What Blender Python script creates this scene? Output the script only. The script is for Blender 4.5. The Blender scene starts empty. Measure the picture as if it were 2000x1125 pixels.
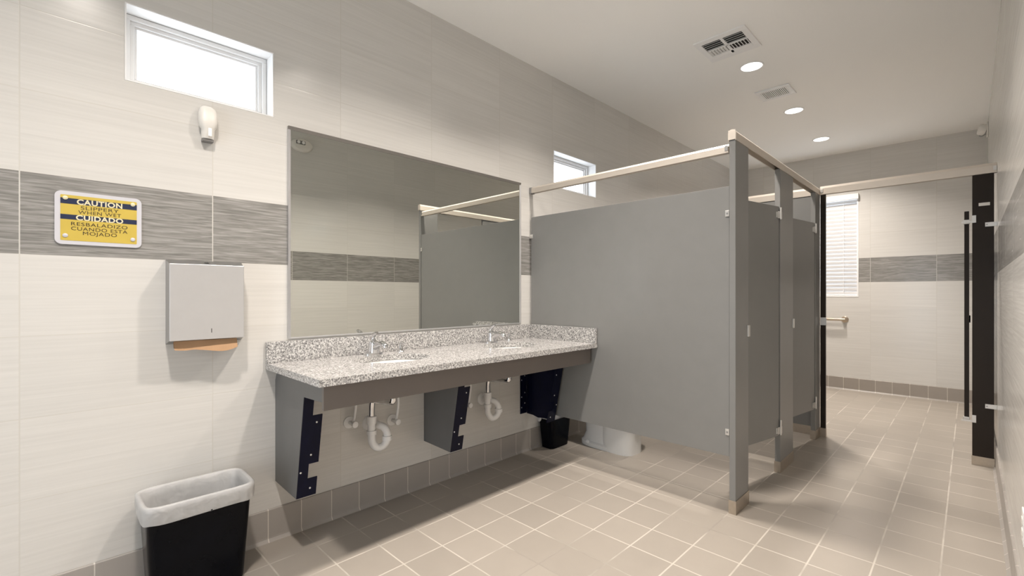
import bpy, bmesh, math, random
from mathutils import Vector, Matrix
random.seed(7)
S = bpy.context.scene
COL = S.collection
PI = math.pi

# ------------------------------------------------------------------ camera
cam_d = bpy.data.cameras.new('camera')
cam = bpy.data.objects.new('camera', cam_d)
COL.objects.link(cam)
cam.location = (2.44, 0.0, 1.21)
cam.rotation_euler = (PI / 2, 0, math.radians(44.75))
cam_d.sensor_width = 36.0
cam_d.lens = 902.0 / 2000.0 * 36.0
cam_d.shift_y = 11.5 / 2000.0
cam_d.clip_start = 0.01
S.camera = cam

# ------------------------------------------------------------------ world, exposure, light levels
S.view_settings.view_transform = 'Standard'
S.view_settings.look = 'None'
S.view_settings.gamma = 1.0
S.view_settings.use_curve_mapping = False
S.view_settings.exposure = 0.19
SKY_STRENGTH = 4.4
SKY_COLOR = (0.84, 0.92, 1.0, 1)
LAMP_POWER = 13.0
LAMP_COLOR = (1.0, 0.91, 0.825)
LAMP_SPREAD = math.radians(128)
S.cycles.max_bounces = 16
S.cycles.diffuse_bounces = 10
S.cycles.glossy_bounces = 6
S.cycles.sample_clamp_indirect = 4.0

w = bpy.data.worlds.new('sky')
S.world = w
w.use_nodes = True
bgn = w.node_tree.nodes['Background']
bgn.inputs['Color'].default_value = SKY_COLOR
bgn.inputs['Strength'].default_value = SKY_STRENGTH


def portal(name, loc, rot, sx, sy):
    d = bpy.data.lights.new(name, 'AREA')
    d.shape = 'RECTANGLE'
    d.size, d.size_y = sx, sy
    d.cycles.is_portal = True
    o = bpy.data.objects.new(name, d)
    o.location = loc
    o.rotation_euler = rot
    COL.objects.link(o)
    return o


portal('sky_portal', (-0.19, 0.508, 2.24), (0, -PI / 2, 0), 0.32, 0.568)
portal('sky_portal', (-0.19, 3.253, 2.24), (0, -PI / 2, 0), 0.32, 0.61)
portal('sky_portal', (1.35, -1.69, 1.08), (PI / 2, 0, 0), 1.0, 2.1)
portal('sky_portal', (1.0, 7.32, 1.812), (-PI / 2, 0, 0), 0.91, 1.285)


# ------------------------------------------------------------------ node helpers
class NT:
    def __init__(s, name):
        s.m = bpy.data.materials.new(name)
        s.m.use_nodes = True
        s.t = s.m.node_tree
        s.n = s.t.nodes
        s.b = s.n['Principled BSDF']

    def link(s, a, b):
        s.t.links.new(a, b)

    def node(s, kind, **kw):
        x = s.n.new(kind)
        for k, v in kw.items():
            setattr(x, k, v)
        return x

    def val(s, sock, v):
        if hasattr(v, 'is_output'):
            s.link(v, sock)
        else:
            sock.default_value = v

    def math(s, op, a, b=0.0, c=0.0, clamp=False):
        x = s.node('ShaderNodeMath', operation=op, use_clamp=clamp)
        s.val(x.inputs[0], a)
        s.val(x.inputs[1], b)
        s.val(x.inputs[2], c)
        return x.outputs[0]

    def mix(s, f, a, b):
        x = s.node('ShaderNodeMix', data_type='RGBA')
        s.val(x.inputs['Factor'], f)
        s.val(x.inputs['A'], a)
        s.val(x.inputs['B'], b)
        return x.outputs['Result']

    def noise(s, vec, scale, detail=2.0, rough=0.5, dist=0.0):
        x = s.node('ShaderNodeTexNoise')
        s.link(vec, x.inputs['Vector'])
        x.inputs['Scale'].default_value = scale
        x.inputs['Detail'].default_value = detail
        x.inputs['Roughness'].default_value = rough
        x.inputs['Distortion'].default_value = dist
        return x.outputs['Fac']

    def ramp(s, f, stops):
        x = s.node('ShaderNodeValToRGB')
        s.link(f, x.inputs['Fac'])
        e = x.color_ramp.elements
        while len(e) < len(stops):
            e.new(0.5)
        for i, (p, c) in enumerate(stops):
            e[i].position = p
            e[i].color = c
        return x.outputs['Color']

    def pos(s):
        return s.node('ShaderNodeNewGeometry').outputs['Position']

    def obj(s):
        return s.node('ShaderNodeTexCoord').outputs['Object']

    def comb(s, x, y, z):
        c = s.node('ShaderNodeCombineXYZ')
        for i, v in enumerate((x, y, z)):
            s.val(c.inputs[i], v)
        return c.outputs[0]

    def bump(s, h, strength, dist=0.002):
        x = s.node('ShaderNodeBump')
        x.inputs['Strength'].default_value = strength
        x.inputs['Distance'].default_value = dist
        s.link(h, x.inputs['Height'])
        s.link(x.outputs['Normal'], s.b.inputs['Normal'])

    def set(s, **kw):
        for k, v in kw.items():
            s.val(s.b.inputs[k.replace('_', ' ')], v)


def rgb(r, g, b):
    return (r, g, b, 1.0)


def plain(name, c, rough=0.5, metal=0.0, var=0.06, scale=30.0, bump=0.0, **kw):
    n = NT(name)
    f = n.noise(n.obj(), scale, 3.0)
    lo = rgb(*[x * (1 - var) for x in c])
    hi = rgb(*[min(1, x * (1 + var)) for x in c])
    n.set(Base_Color=n.mix(f, lo, hi), Roughness=rough, Metallic=metal, **kw)
    if bump:
        n.bump(f, bump)
    return n.m


def joint(n, coord, pitch, off, half):
    """0..1 mask of a joint line every <pitch> metres"""
    q = n.math('SUBTRACT', n.math('FRACT', n.math('ADD', n.math('DIVIDE', n.math('SUBTRACT', coord, off), pitch), 0.5)), 0.5)
    d = n.math('MULTIPLY', n.math('ABSOLUTE', q), pitch)
    return n.math('SUBTRACT', 1.0, n.math('DIVIDE', n.math('SUBTRACT', d, half * 0.6), half * 0.8), clamp=True)


def wall_tile(name, axis, off):
    n = NT(name)
    sp = n.node('ShaderNodeSeparateXYZ')
    n.link(n.pos(), sp.inputs[0])
    a = sp.outputs['Y' if axis == 'Y' else 'X']
    z = sp.outputs['Z']
    ja = joint(n, a, 0.60, off, 0.0020)
    jz = joint(n, z, 0.30, 1.355, 0.0016)
    j = n.math('MAXIMUM', ja, jz)
    band = n.math('MULTIPLY', n.math('GREATER_THAN', z, 1.355), n.math('LESS_THAN', z, 1.655))
    # a random value per tile
    ta = n.math('FLOOR', n.math('DIVIDE', n.math('SUBTRACT', a, off), 0.6))
    tz = n.math('FLOOR', n.math('DIVIDE', n.math('SUBTRACT', z, 1.355), 0.3))
    wn = n.node('ShaderNodeTexWhiteNoise', noise_dimensions='2D')
    n.link(n.comb(ta, tz, 0.0), wn.inputs['Vector'])
    seed = wn.outputs['Value']
    fine = n.noise(n.comb(n.math('MULTIPLY', a, 1.7), n.math('MULTIPLY', z, 85.0), n.math('MULTIPLY', seed, 30.0)), 1.0, 3.0, 0.6)
    wav = n.noise(n.comb(n.math('MULTIPLY', a, 7.0), n.math('MULTIPLY', z, 120.0), n.math('MULTIPLY', seed, 30.0)), 1.0, 3.0, 0.6, 0.6)
    tone = n.math('ADD', 0.97, n.math('MULTIPLY', seed, 0.05))
    light = n.mix(n.ramp(fine, [(0.3, rgb(0, 0, 0)), (0.7, rgb(1, 1, 1))]), rgb(0.600, 0.588, 0.564), rgb(0.655, 0.642, 0.616))
    dark = n.ramp(wav, [(0.30, rgb(0.17, 0.165, 0.155)), (0.48, rgb(0.245, 0.238, 0.225)), (0.68, rgb(0.36, 0.35, 0.335))])
    c = n.mix(band, light, dark)
    mul = n.node('ShaderNodeMix', data_type='RGBA', blend_type='MULTIPLY')
    mul.inputs['Factor'].default_value = 1.0
    n.link(c, mul.inputs['A'])
    n.link(n.comb(tone, tone, tone), mul.inputs['B'])
    gl = n.noise(n.pos(), 3.0, 2.0)
    gfade = n.math('MULTIPLY', j, n.math('ADD', 0.35, n.math('MULTIPLY', gl, 0.9)), clamp=True)
    gcol = n.mix(band, rgb(0.575, 0.555, 0.515), rgb(0.66, 0.64, 0.60))
    # rows meet the band without a bright joint, only the upright joints show in it
    gm = n.math('MULTIPLY', gfade, n.math('SUBTRACT', 1.0, n.math('MULTIPLY', band, n.math('SUBTRACT', 1.0, ja))))
    h = n.math('SUBTRACT', n.math('ADD', n.math('MULTIPLY', fine, 0.25), n.math('MULTIPLY', n.math('MULTIPLY', wav, band), 1.0)), n.math('MULTIPLY', j, 0.8))
    n.set(Base_Color=n.mix(gm, mul.outputs['Result'], gcol), Roughness=n.math('ADD', 0.15, n.math('MULTIPLY', fine, 0.10)))
    n.bump(h, 0.16, 0.0012)
    return n.m


def square_tile(name, pa, oa, pb, ob, axes, half, tile, grout, fade=True, rough=0.42):
    n = NT(name)
    sp = n.node('ShaderNodeSeparateXYZ')
    n.link(n.pos(), sp.inputs[0])
    a = sp.outputs[axes[0]]
    b = sp.outputs[axes[1]]
    j = n.math('MAXIMUM', joint(n, a, pa, oa, half), joint(n, b, pb, ob, half))
    wn = n.node('ShaderNodeTexWhiteNoise', noise_dimensions='2D')
    n.link(n.comb(n.math('FLOOR', n.math('DIVIDE', n.math('SUBTRACT', a, oa), pa)),
                  n.math('FLOOR', n.math('DIVIDE', n.math('SUBTRACT', b, ob), pb)), 0.0), wn.inputs['Vector'])
    cloud = n.noise(n.pos(), 9.0, 4.0, 0.6)
    f = n.math('ADD', n.math('MULTIPLY', wn.outputs['Value'], 0.5), n.math('MULTIPLY', cloud, 0.5))
    c = n.mix(f, rgb(*[v * 0.90 for v in tile]), rgb(*[v * 1.10 for v in tile]))
    if fade:
        g = n.noise(n.pos(), 2.2, 3.0, 0.6)
        gf = n.ramp(g, [(0.38, rgb(0.15, 0.15, 0.15)), (0.55, rgb(1, 1, 1))])
        dirt = n.mix(gf, rgb(*[v * 0.78 for v in tile]), rgb(*grout))
        j2 = n.math('MULTIPLY', j, 0.9)
        n.set(Base_Color=n.mix(j2, c, dirt))
    else:
        n.set(Base_Color=n.mix(j, c, rgb(*grout)))
    n.set(Roughness=n.math('ADD', rough - 0.06, n.math('MULTIPLY', cloud, 0.14)))
    n.bump(n.math('SUBTRACT', n.math('MULTIPLY', cloud, 0.15), j), 0.3, 0.0015)
    return n.m


def granite():
    n = NT('granite')
    p = n.obj()
    a = n.noise(p, 130.0, 3.0, 0.7)
    b = n.noise(p, 75.0, 2.0, 0.6, 0.4)
    base = n.ramp(a, [(0.34, rgb(0.10, 0.10, 0.105)), (0.47, rgb(0.37, 0.362, 0.355)), (0.58, rgb(0.68, 0.67, 0.655))])
    mp = n.node('ShaderNodeMapping')
    mp.inputs['Rotation'].default_value = (0.5, 0.9, 0.4)
    mp.inputs['Scale'].default_value = (1.0, 1.7, 1.3)
    n.link(p, mp.inputs['Vector'])
    fl = n.noise(mp.outputs[0], 120.0, 2.5, 0.55, 0.8)
    blk = n.ramp(fl, [(0.600, rgb(0, 0, 0)), (0.64, rgb(1, 1, 1))])
    gry = n.math('MULTIPLY', n.math('LESS_THAN', b, 0.44), 0.55)
    c = n.mix(gry, base, rgb(0.27, 0.262, 0.255))
    n.set(Base_Color=n.mix(blk, c, rgb(0.025, 0.025, 0.03)), Roughness=0.16)
    return n.m


def emit(name, c, s):
    n = NT(name)
    f = n.noise(n.obj(), 5.0)
    n.set(Base_Color=n.mix(f, rgb(0.9, 0.9, 0.9), rgb(0.92, 0.92, 0.92)), Emission_Color=c, Emission_Strength=s)
    return n.m


def glass(name):
    n = NT(name)
    out = n.n['Material Output']
    tr = n.node('ShaderNodeBsdfTransparent')
    gl = n.node('ShaderNodeBsdfGlossy')
    gl.inputs['Roughness'].default_value = 0.02
    fr = n.node('ShaderNodeFresnel')
    fr.inputs['IOR'].default_value = 1.45
    mx = n.node('ShaderNodeMixShader')
    geo = n.node('ShaderNodeNewGeometry')
    n.link(n.math('MULTIPLY', fr.outputs[0], n.math('SUBTRACT', 1.0, geo.outputs['Backfacing'])), mx.inputs[0])
    n.link(tr.outputs[0], mx.inputs[1])
    n.link(gl.outputs[0], mx.inputs[2])
    n.link(mx.outputs[0], out.inputs['Surface'])
    return n.m


M = {}
M['wall_y'] = wall_tile('linen_wall_tile_along_depth', 'Y', -0.068)
M['wall_yr'] = wall_tile('linen_wall_tile_right', 'Y', 0.60)
M['wall_x'] = wall_tile('linen_wall_tile_across', 'X', 0.372)
M['floor'] = square_tile('taupe_floor_tile', 0.2134, 0.0, 0.2125, 0.0655, 'XY', 0.0034, (0.35, 0.315, 0.275), (0.58, 0.54, 0.48))
M['base_y'] = square_tile('taupe_base_tile_depth', 0.1575, 0.133, 2.0, -1.0, 'YZ', 0.0022, (0.36, 0.335, 0.31), (0.64, 0.60, 0.55), False, 0.4)
M['base_x'] = square_tile('taupe_base_tile_across', 0.16, 0.021, 2.0, -1.0, 'XZ', 0.0022, (0.31, 0.28, 0.25), (0.58, 0.54, 0.49), False, 0.4)
M['ceiling'] = plain('ceiling_paint', (0.91, 0.905, 0.885), 0.85, var=0.02, scale=160, bump=0.25)
M['grey'] = plain('grey_laminate', (0.225, 0.225, 0.22), 0.36, var=0.05, scale=9, bump=0.02)
M['slate'] = plain('slate_laminate', (0.135, 0.135, 0.135), 0.4, var=0.10, scale=7)
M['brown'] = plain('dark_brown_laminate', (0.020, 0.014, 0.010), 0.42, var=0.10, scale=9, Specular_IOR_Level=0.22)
M['apron'] = plain('taupe_laminate', (0.155, 0.135, 0.122), 0.36, var=0.06, scale=7)
M['rail'] = plain('champagne_aluminium', (0.66, 0.60, 0.53), 0.38, 0.25, var=0.03, scale=20)
M['shoe'] = plain('brushed_stainless_shoe', (0.48, 0.42, 0.35), 0.30, 0.8, var=0.10, scale=60)
M['steel'] = plain('brushed_stainless', (0.66, 0.66, 0.67), 0.36, 0.75, var=0.03, scale=25)
M['steel_side'] = plain('dull_steel', (0.36, 0.36, 0.36), 0.35, 0.85, var=0.06, scale=30)
M['steel_dark'] = plain('grey_steel_channel', (0.24, 0.225, 0.21), 0.4, 0.5, var=0.06, scale=30)
M['chrome'] = plain('chrome', (0.78, 0.78, 0.79), 0.10, 1.0, var=0.02, scale=20)
M['nickel'] = plain('satin_hardware', (0.70, 0.69, 0.67), 0.30, 0.7, var=0.03, scale=30)
M['bronze'] = plain('warm_grab_bar_steel', (0.55, 0.46, 0.36), 0.28, 0.9, var=0.06, scale=30)
M['granite'] = granite()
M['china'] = plain('white_china', (0.80, 0.80, 0.79), 0.12, var=0.01, scale=8)
M['pvc'] = plain('white_pvc', (0.82, 0.82, 0.82), 0.35, var=0.02, scale=20)
M['white'] = plain('white_vinyl', (0.84, 0.84, 0.84), 0.40, var=0.01, scale=12)
M['gasket'] = plain('grey_gasket', (0.35, 0.35, 0.36), 0.5, var=0.05)
M['white_warm'] = plain('white_fixture_plastic', (0.72, 0.70, 0.66), 0.40, var=0.02, scale=12)
M['grey_plastic'] = plain('grey_plastic', (0.18, 0.175, 0.17), 0.45, var=0.08)
M['dark'] = plain('dark_recess', (0.03, 0.028, 0.025), 0.7, var=0.1)
M['bracket'] = plain('navy_black_steel', (0.003, 0.004, 0.017), 0.25, var=0.35, scale=22, Specular_IOR_Level=0.14)
M['bin'] = plain('black_bin_plastic', (0.0025, 0.003, 0.005), 0.22, var=0.5, scale=11, Specular_IOR_Level=0.10)
M['kraft'] = plain('kraft_paper', (0.42, 0.255, 0.14), 0.8, var=0.10, scale=14)
M['navy'] = plain('navy_print', (0.012, 0.020, 0.060), 0.45, var=0.15)
M['yellow'] = plain('yellow_print', (0.56, 0.42, 0.075), 0.42, var=0.05, scale=14)
M['ink'] = plain('dark_ink', (0.045, 0.030, 0.015), 0.5, var=0.15)
M['cream'] = plain('cream_print', (0.72, 0.66, 0.45), 0.45, var=0.04)
M['sign_white'] = plain('sign_white', (0.58, 0.58, 0.62), 0.35, var=0.02)
M['glass'] = glass('window_glass')
M['lamp'] = emit('lamp_lens', rgb(1.0, 0.96, 0.90), 3.0)
_n = NT('mirror_silver')
_n.set(Base_Color=_n.mix(_n.noise(_n.obj(), 3.0), rgb(0.69, 0.70, 0.66), rgb(0.71, 0.72, 0.68)), Metallic=1.0, Roughness=0.0)
M['mirror'] = _n.m
_n = NT('bin_liner_film')
_n.set(Base_Color=_n.mix(_n.noise(_n.obj(), 30.0, 4.0), rgb(0.60, 0.60, 0.60), rgb(0.72, 0.72, 0.72)), Roughness=0.38, Alpha=0.62)
_n.bump(_n.noise(_n.obj(), 17.0, 2.0, 0.5, 0.5), 0.6, 0.012)
M['liner'] = _n.m
_n = NT('blind_slat')
_n.set(Base_Color=_n.mix(_n.noise(_n.obj(), 12.0), rgb(0.76, 0.76, 0.77), rgb(0.79, 0.79, 0.80)), Roughness=0.45,
       Transmission_Weight=0.0, Subsurface_Weight=0.0)
M['slat'] = _n.m


# ------------------------------------------------------------------ mesh helpers
class MB:
    def __init__(s):
        s.bm = bmesh.new()

    def _add(s, tmp, smooth=False):
        for f in tmp.faces:
            f.smooth = smooth
        me = bpy.data.meshes.new('tmp')
        bmesh.ops.recalc_face_normals(tmp, faces=tmp.faces[:])
        tmp.to_mesh(me)
        tmp.free()
        s.bm.from_mesh(me)
        bpy.data.meshes.remove(me)
        return s

    def box(s, x0, x1, y0, y1, z0, z1, bev=0.0, seg=2):
        t = bmesh.new()
        bmesh.ops.create_cube(t, size=1.0)
        for v in t.verts:
            v.co = Vector(((x0 + x1) / 2 + v.co.x * (x1 - x0), (y0 + y1) / 2 + v.co.y * (y1 - y0), (z0 + z1) / 2 + v.co.z * (z1 - z0)))
        if bev > 0:
            bmesh.ops.bevel(t, geom=t.edges[:], offset=bev, segments=seg, profile=0.5, affect='EDGES')
        return s._add(t)

    def prism(s, pts, axis, a0, a1, bev=0.0):
        t = bmesh.new()

        def P(u, v, a):
            return {'x': (a, u, v), 'y': (u, a, v), 'z': (u, v, a)}[axis]
        A = [t.verts.new(P(u, v, a0)) for u, v in pts]
        B = [t.verts.new(P(u, v, a1)) for u, v in pts]
        t.faces.new(A)
        t.faces.new(B[::-1])
        k = len(pts)
        for i in range(k):
            t.faces.new((A[i], A[(i + 1) % k], B[(i + 1) % k], B[i]))
        if bev > 0:
            bmesh.ops.recalc_face_normals(t, faces=t.faces[:])
            bmesh.ops.bevel(t, geom=t.edges[:], offset=bev, segments=2, profile=0.5, affect='EDGES')
        return s._add(t)

    def loft(s, rings, cap0=True, cap1=True, closed=True):
        t = bmesh.new()
        R = [[t.verts.new(p) for p in r] for r in rings]
        k = len(R[0])
        for a, b in zip(R[:-1], R[1:]):
            for i in range(k if closed else k - 1):
                t.faces.new((a[i], a[(i + 1) % k], b[(i + 1) % k], b[i]))
        if cap0:
            t.faces.new(R[0])
        if cap1:
            t.faces.new(R[-1])
        return s._add(t, True)

    def tube(s, pts, r, seg=12, smooth=4, caps=True):
        P = [Vector(p) for p in pts]
        rr = r if isinstance(r, (list, tuple)) else [r] * len(P)
        Q, RR = [], []
        if smooth > 1 and len(P) > 2:
            for i in range(len(P) - 1):
                p0, p1, p2, p3 = P[max(i - 1, 0)], P[i], P[i + 1], P[min(i + 2, len(P) - 1)]
                for q in range(smooth):
                    u = q / smooth
                    Q.append(0.5 * ((2 * p1) + (p2 - p0) * u + (2 * p0 - 5 * p1 + 4 * p2 - p3) * u * u + (3 * p1 - p0 - 3 * p2 + p3) * u ** 3))
                    RR.append(rr[i] * (1 - u) + rr[i + 1] * u)
            Q.append(P[-1])
            RR.append(rr[-1])
        else:
            Q, RR = P, rr
        rings = []
        up = None
        for i, p in enumerate(Q):
            d = (Q[min(i + 1, len(Q) - 1)] - Q[max(i - 1, 0)]).normalized()
            if up is None:
                up = Vector((0, 0, 1)) if abs(d.z) < 0.9 else Vector((1, 0, 0))
            a = d.cross(up).normalized()
            up = a.cross(d).normalized()
            rings.append([p + (a * math.cos(2 * PI * j / seg) + up * math.sin(2 * PI * j / seg)) * RR[i] for j in range(seg)])
        return s.loft(rings, caps, caps)

    def lathe(s, prof, c, axis='z', seg=32):
        c = Vector(c)
        rings = []
        for r, h in prof:
            r = max(r, 1e-4)
            ring = []
            for j in range(seg):
                a = 2 * PI * j / seg
                u, v = r * math.cos(a), r * math.sin(a)
                ring.append(c + Vector({'z': (u, v, h), 'x': (h, u, v), 'y': (u, h, v)}[axis]))
            rings.append(ring)
        return s.loft(rings)

    def ball(s, c, r, sc=(1, 1, 1), u=16, v=10):
        t = bmesh.new()
        bmesh.ops.create_uvsphere(t, u_segments=u, v_segments=v, radius=r)
        for q in t.verts:
            q.co = Vector((q.co.x * sc[0] + c[0], q.co.y * sc[1] + c[1], q.co.z * sc[2] + c[2]))
        return s._add(t, True)

    def quad(s, a, b, c, d):
        s.bm.faces.new([s.bm.verts.new(p) for p in (a, b, c, d)])
        return s

    def xform(s, mat):
        s.bm.transform(mat)
        return s

    def build(s, name, mat, parent=None, loc=None, angle=35):
        """link as ONE object; world-space mesh; with a parent the origin stays in the parent's frame"""
        bmesh.ops.remove_doubles(s.bm, verts=s.bm.verts[:], dist=1e-6)
        if any(f.smooth for f in s.bm.faces):
            # crease where the surface turns sharply: split there, smooth the rest
            lim = math.radians(angle)
            cut = [e for e in s.bm.edges if len(e.link_faces) == 2 and
                   (not (e.link_faces[0].smooth and e.link_faces[1].smooth) or e.calc_face_angle(0.0) > lim)]
            if cut:
                bmesh.ops.split_edges(s.bm, edges=cut)
            for f in s.bm.faces:
                f.smooth = True
        me = bpy.data.meshes.new(name)
        s.bm.to_mesh(me)
        s.bm.free()
        me.materials.append(mat)
        o = bpy.data.objects.new(name, me)
        COL.objects.link(o)
        if parent is not None:
            o.parent = parent
        if loc is not None:
            o.location = loc
        return o


def thing(name, label, cat, loc=(0, 0, 0), rotz=0.0, group=None):
    o = bpy.data.objects.new(name, None)
    o.empty_display_size = 0.05
    COL.objects.link(o)
    o.location = loc
    o.rotation_euler = (0, 0, rotz)
    o['label'] = label
    o['category'] = cat
    o['kind'] = 'thing'
    if group:
        o['group'] = group
    return o


def tag(o, label, cat, group=None):
    o['label'] = label
    o['category'] = cat
    o['kind'] = 'thing'
    if group:
        o['group'] = group
    return o


def struct(o):
    o['kind'] = 'structure'
    return o


def dup(root, loc, label, rotz=None):
    r = root.copy()
    COL.objects.link(r)
    r.location = loc
    if rotz is not None:
        r.rotation_euler = (0, 0, rotz)
    r['label'] = label
    for ch in list(root.children):
        c = ch.copy()
        COL.objects.link(c)
        c.parent = r
        for g in ch.children:
            d = g.copy()
            COL.objects.link(d)
            d.parent = c
    return r


def superellipse(cx, cy, a, b, z, n=3.0, k=40):
    out = []
    for i in range(k):
        t = 2 * PI * i / k
        c, s_ = math.cos(t), math.sin(t)
        out.append((cx + a * math.copysign(abs(c) ** (2 / n), c), cy + b * math.copysign(abs(s_) ** (2 / n), s_), z))
    return out


# ------------------------------------------------------------------ room shell
W, Y0, Y1, H, T = 2.575, -1.5, 7.13, 3.0, 0.20


def holed_wall(name, mat, axis, face, out, u0, u1, v0, v1, holes):
    """wall slab in the u-z plane; <face> is the inner plane, <out> the outer plane"""
    us = sorted({u0, u1, *[h[0] for h in holes], *[h[1] for h in holes]})
    vs = sorted({v0, v1, *[h[2] for h in holes], *[h[3] for h in holes]})
    mb = MB()

    def P(u, z, d):
        return (d, u, z) if axis == 'x' else (u, d, z)

    def hole(u, v):
        return any(h[0] < u < h[1] and h[2] < v < h[3] for h in holes)
    for a, b in zip(us[:-1], us[1:]):
        for c, d in zip(vs[:-1], vs[1:]):
            if hole((a + b) / 2, (c + d) / 2):
                continue
            for q in (face, out):
                mb.quad(P(a, c, q), P(b, c, q), P(b, d, q), P(a, d, q))
    for h in list(holes) + [(u0, u1, v0, v1)]:
        a, b, c, d = h
        for (p, q) in (((a, c), (b, c)), ((b, c), (b, d)), ((b, d), (a, d)), ((a, d), (a, c))):
            mb.quad(P(*p, face), P(*q, face), P(*q, out), P(*p, out))
    bmesh.ops.remove_doubles(mb.bm, verts=mb.bm.verts[:], dist=1e-5)
    bmesh.ops.recalc_face_normals(mb.bm, faces=mb.bm.faces[:])
    return struct(mb.build(name, mat))


WIN1 = (0.224, 0.792, 2.080, 2.400)
WIN2 = (2.948, 3.558, 2.090, 2.400)
WIN3 = (0.545, 1.456, 1.170, 2.455)
struct(MB().box(-T, W + T, Y0 - T, Y1 + T, -0.15, 0.0).build('floor', M['floor']))
struct(MB().box(-T, W + T, Y0 - T, Y1 + T, H, H + 0.15).build('ceiling', M['ceiling']))
holed_wall('wall_left', M['wall_y'], 'x', 0.0, -T, Y0, Y1, 0.0, H, [WIN1, WIN2])
holed_wall('wall_back', M['wall_x'], 'y', Y1, Y1 + T, -T, W + T, 0.0, H, [WIN3])
struct(MB().box(W, W + T, Y0, Y1, 0, H).build('wall_right', M['wall_yr']))
DOOR = (0.85, 1.85, 0.0, 2.13)
holed_wall('wall_front', M['wall_x'], 'y', Y0, Y0 - T, -T, W + T, 0.0, H, [DOOR])
d1 = bpy.data.objects.new('unseen_doorway', None)   # unseen open doorway assumed behind the camera, added for daylight at the near end
COL.objects.link(d1)
d1.location = (1.35, Y0, 0.0)
struct(d1)
mb = MB()
for q in (-1, 1):
    mb.box(q * 0.475 - 0.025, q * 0.475 + 0.025, -T - 0.005, 0.012, 0.0, 2.08, 0.002)
mb.box(-0.50, 0.50, -T - 0.005, 0.012, 2.08, 2.13, 0.002)
mb.build('door_frame', M['white'], d1)


def base_profile(d):
    # cove base: thin tile with a small foot
    return [(0, 0), (0.022, 0), (0.018, 0.004), (0.010, 0.014), (0.009, 0.022), (0.009, 0.152), (0.006, 0.156), (0, 0.156)]


struct(MB().prism(base_profile(0), 'y', Y0, Y1).build('baseboard_left', M['base_y']))
struct(MB().prism([(W - u, v) for u, v in base_profile(0)], 'y', Y0, Y1).build('baseboard_right', M['base_y']))
_p = MB().prism([(Y1 - u, v) for u, v in base_profile(0)], 'x', 0.0, W)
struct(_p.build('baseboard_back', M['base_x']))


def high_window(idx, y0, y1, z0, z1):
    root = bpy.data.objects.new('window_%d' % idx, None)
    COL.objects.link(root)
    root.location = (0, (y0 + y1) / 2, z0)
    struct(root)
    oy, oz = (y0 + y1) / 2, z0
    hy, hh = (y1 - y0) / 2, z1 - z0

    def frame(mb, x0, x1, inset, wd, bev=0.002):
        a, b, c, d = -hy + inset, hy - inset, inset, hh - inset
        mb.box(x0, x1, a, b, d - wd, d, bev)
        mb.box(x0, x1, a, b, c, c + wd, bev)
        mb.box(x0, x1, a, a + wd, c + wd, d - wd, bev)
        mb.box(x0, x1, b - wd, b, c + wd, d - wd, bev)
    mb = MB()
    frame(mb, -0.17, 0.001, 0.0005, 0.006, 0.0015)
    mb.build('jamb_liner', M['white'], root)
    mb = MB()
    frame(mb, -0.155, -0.085, 0.0065, 0.020)
    mb.build('window_frame', M['white'], root)
    mb = MB()
    frame(mb, -0.150, -0.098, 0.0265, 0.016)
    frame(mb, -0.148, -0.108, 0.0425, 0.010)
    mb.build('sash', M['white'], root)
    mb = MB()
    frame(mb, -0.0862, -0.0840, 0.0060, 0.003, 0)
    mb.build('gasket', M['gasket'], root)
    MB().box(-0.132, -0.128, -hy + 0.048, hy - 0.048, 0.048, hh - 0.048).build('pane', M['glass'], root)
    return root


high_window(1, *WIN1)
high_window(2, *WIN2)
# back window: white liner, sash, glass
r3 = bpy.data.objects.new('window_3', None)
COL.objects.link(r3)
r3.location = ((WIN3[0] + WIN3[1]) / 2, Y1, WIN3[2])
struct(r3)
hx, hz = (WIN3[1] - WIN3[0]) / 2, WIN3[3] - WIN3[2]


def frame_y(mb, y0, y1, i, wd):
    mb.box(-hx + i, hx - i, y0, y1, hz - i - wd, hz - i, 0.002)
    mb.box(-hx + i, hx - i, y0, y1, i, i + wd, 0.002)
    mb.box(-hx + i, -hx + i + wd, y0, y1, i + wd, hz - i - wd, 0.002)
    mb.box(hx - i - wd, hx - i, y0, y1, i + wd, hz - i - wd, 0.002)


mb = MB()
frame_y(mb, -0.004, 0.17, 0.0005, 0.016)
mb.build('jamb_liner', M['white'], r3)
mb = MB()
frame_y(mb, 0.10, 0.15, 0.0165, 0.040)
mb.box(-hx + 0.06, hx - 0.06, 0.10, 0.15, hz / 2 - 0.02, hz / 2 + 0.02, 0.002)
mb.build('sash', M['white'], r3)
MB().box(-hx + 0.05, hx - 0.05, 0.122, 0.126, 0.05, hz - 0.05).build('pane', M['glass'], r3)

# blind in front of it
bl = thing('window_blind', 'white horizontal slat blind lowered over the tall window in the back wall', 'blind', ((WIN3[0] + WIN3[1]) / 2, Y1, WIN3[2]))
MB().box(-hx + 0.018, hx + 0.004, -0.045, -0.005, hz - 0.062, hz + 0.006, 0.004).build('headrail', M['white'], bl)
mb = MB()
NS = 25
z_lo, z_hi = 0.040, hz - 0.085
for i in range(NS):
    zc = z_lo + (z_hi - z_lo) * i / (NS - 1)
    tilt = math.radians(72)
    pts_f, pts_b = [], []
    for k in range(5):
        u = (k / 4 - 0.5) * 0.054
        crown = 0.003 * (1 - (2 * k / 4 - 1) ** 2)
        y = u * math.cos(tilt) + crown * math.sin(tilt)
        z = -u * math.sin(tilt) + crown * math.cos(tilt)
        pts_f.append((0.040 - y, zc - z))
        pts_b.append((0.040 - y + 0.0022 * math.sin(tilt), zc - z + 0.0022 * math.cos(tilt)))
    mb.prism(pts_f + pts_b[::-1], 'x', -hx + 0.022, hx - 0.022)
mb.build('slats', M['slat'], bl)
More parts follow.
